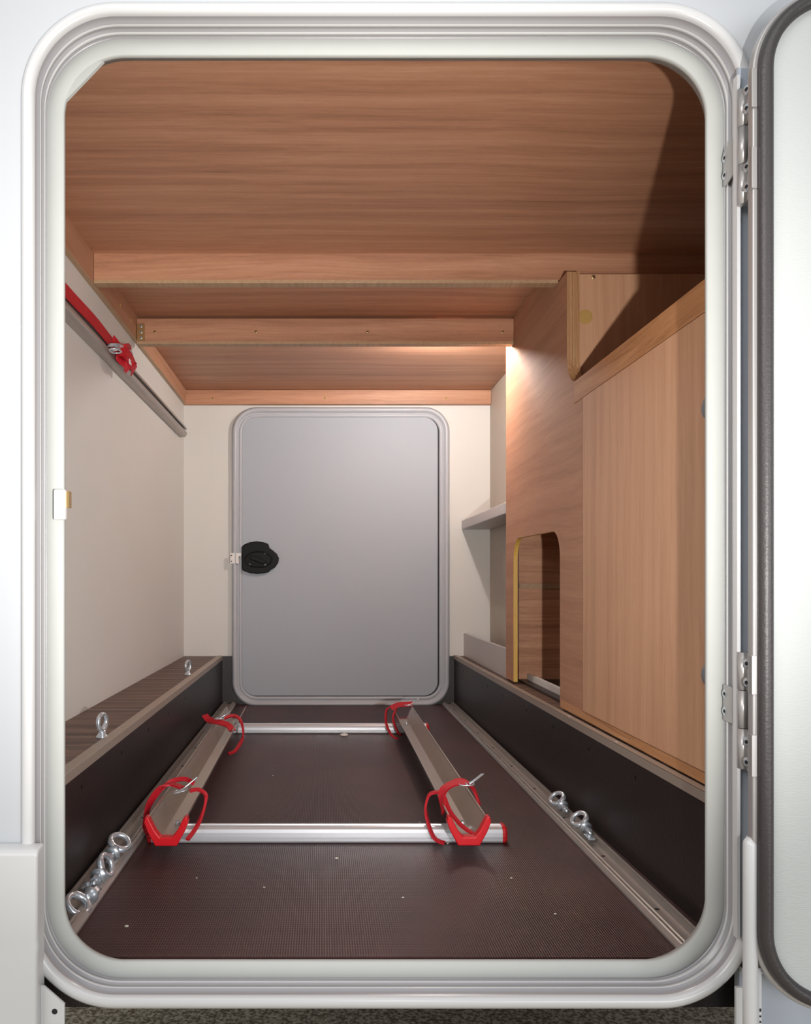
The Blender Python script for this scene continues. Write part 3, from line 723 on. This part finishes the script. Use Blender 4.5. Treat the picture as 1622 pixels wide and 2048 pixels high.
hinge('lower aluminium hinge joining the open door to the doorway', [zz(1304), zz(1380), zz(1456), zz(1537)])

# ------------------------------------------------------------------ skirt, tube and panel outside
sk = thing('body_skirt', 'white moulded body skirt at the lower left of the doorway', 'skirt', (-.5, -.05, -.2))
bm = bmesh.new()
ys = [(-.36, -.055), (-.075, -.055), (-.071, -.0615), (-.064, -.064), (.045, -.064), (.055, -.061), (.062, -.064), (.158, -.064), (.164, -.060), (.166, -.050), (.166, -.036)]
pr = [(y, z) for z, y in ys]+[(-.036, -.36)]
prism(bm, pr, 'X', -1.2, -.3265); o = obj('panel', bm, 'ring', sk, bevel=.004, seg=3)
bm = bmesh.new(); prism(bm, [(-.3262, -.36), (-.3262, .006), (-.322, .005), (-.2985, -.0155), (-.2985, -.0385), (-.3215, -.0385), (-.3215, -.36)], 'Y', -.054, -.051); fl_ = obj('flange', bm, 'ring', sk)
bm = bmesh.new(); disc(bm, (-.3098, -.054, -.0240), (0, -1, 0), .0033, .0005, 14); obj('screw_hole', bm, 'gap', fl_)

t = thing('drain_tube', 'white plastic tube standing beside the open door', 'tube', (.478, -.085, -.2))
xt, yt, zt = .4740, -.0935, .190
bm = bmesh.new(); R = .0076
tube(bm, [(xt, yt, -.30), (xt, yt, .001), (xt, yt, zt-.0076), (xt, yt, zt-.0045), (xt, yt, zt-.002), (xt, yt, zt-.0006), (xt, yt, zt)], [R*1.02, R*1.02, R, R*.91, R*.70, R*.42, R*.1], 20); obj('tube', bm, 'ring', t)
bm = bmesh.new(); tube(bm, [(xt+.0035, yt+.006, .105), (xt+.0035, yt+.006, zt-.004), (xt+.0035, yt+.006, zt-.001)], [.0055, .0055, .004], 16); obj('upper_sleeve', bm, 'ring', t)
bm = bmesh.new(); tube(bm, [(xt+.0105, yt+.003, -.30), (xt+.0105, yt+.003, .045)], .0035, 14); obj('side_rod', bm, 'ring', t)
bm = bmesh.new()
for k in range(7): box(bm, xt+.0100, xt+.0118, yt-.0009, yt-.0004, -.038+.0062*k-.0021, -.038+.0062*k+random.choice((-.0002, .0005, .0011)))
obj('printed_marks', bm, 'gap', t)
lp = thing('lower_panel', 'pale blue grey lower body panel under the open door', 'panel', (.9, -.03, -.2))
obj('panel', bx(.4935, 1.9, -.032, -.020, -.36, .012), 'strip', lp)
obj('sill_strip', bx(.4935, 1.9, -.040, -.030, .0125, .0185), 'ring', lp)
obj('dark_groove', bx(.4935, 1.9, -.0345, -.020, .0187, .0335), 'gap', lp)
obj('mounting_plate', bx(.4765, .502, -.058, -.054, -.36, .0055), 'ring', lp)

# ------------------------------------------------------------------ crumbs on the floor
pos = [(-.268, .119), (.024, .392), (.225, .47), (-.09, .26), (.12, .22), (.04, 1.50), (.33, .16), (-.12, .98), (.19, .6), (.30, .30), (-.2, .3)]
for k, (x, y) in enumerate(pos):
    bm = bmesh.new(); bmesh.ops.create_icosphere(bm, subdivisions=1, radius=.0016 if k > 1 else .0026)
    for v in bm.verts: v.co = Vector((v.co.x*1.3+x, v.co.y+y, v.co.z*.6+.0016))
    if k == 5: bm.free(); continue
    o = obj('crumb', bm, 'crumb'); tag(o, 'tiny pale crumb lying on the brown floor', 'crumb', 'crumbs on the floor')
bm = bmesh.new(); disc(bm, (.066, 1.50, .0006), (0, 0, 1), .012, .004, 18, .002)
tag(obj('plastic_cap', bm, 'white'), 'small round white plastic cap in front of the far crossbar', 'cap')

# ------------------------------------------------------------------ garage lamp behind the farther cross beam
lamp = thing('ceiling_lamp', 'small white lamp fixed to the back of the farther cross beam', 'lamp', (.36, 1.32, 1.14))
obj('housing', bx(.31, .41, 1.3115, 1.326, 1.138, 1.176), 'white', lamp, bevel=.002)
ml, nt_, p_ = newmat('lamp_diffuser'); p_.inputs['Emission Color'].default_value = (1, .96, .9, 1); p_.inputs['Emission Strength'].default_value = 6; M['glow'] = ml
obj('diffuser', bx(.316, .404, 1.3262, 1.330, 1.146, 1.172), 'glow', lamp)
pl_ = bpy.data.lights.new('lamp_light', 'POINT'); pl_.energy = 10; pl_.shadow_soft_size = .008; pl_.color = (1.0, .97, .93)
po = bpy.data.objects.new('lamp_light', pl_); C.objects.link(po); po.location = (.35, 1.368, 1.160)
la = bpy.data.lights.new('lamp_face_light', 'AREA'); la.shape = 'RECTANGLE'; la.size = .10; la.size_y = .02; la.energy = 3; la.color = (1.0, .97, .93)
lo_ = bpy.data.objects.new('lamp_face_light', la); C.objects.link(lo_); lo_.location = (.36, 1.334, 1.164)
lo_.rotation_euler = Vector((0, 1, .55)).to_track_quat('-Z', 'Y').to_euler()
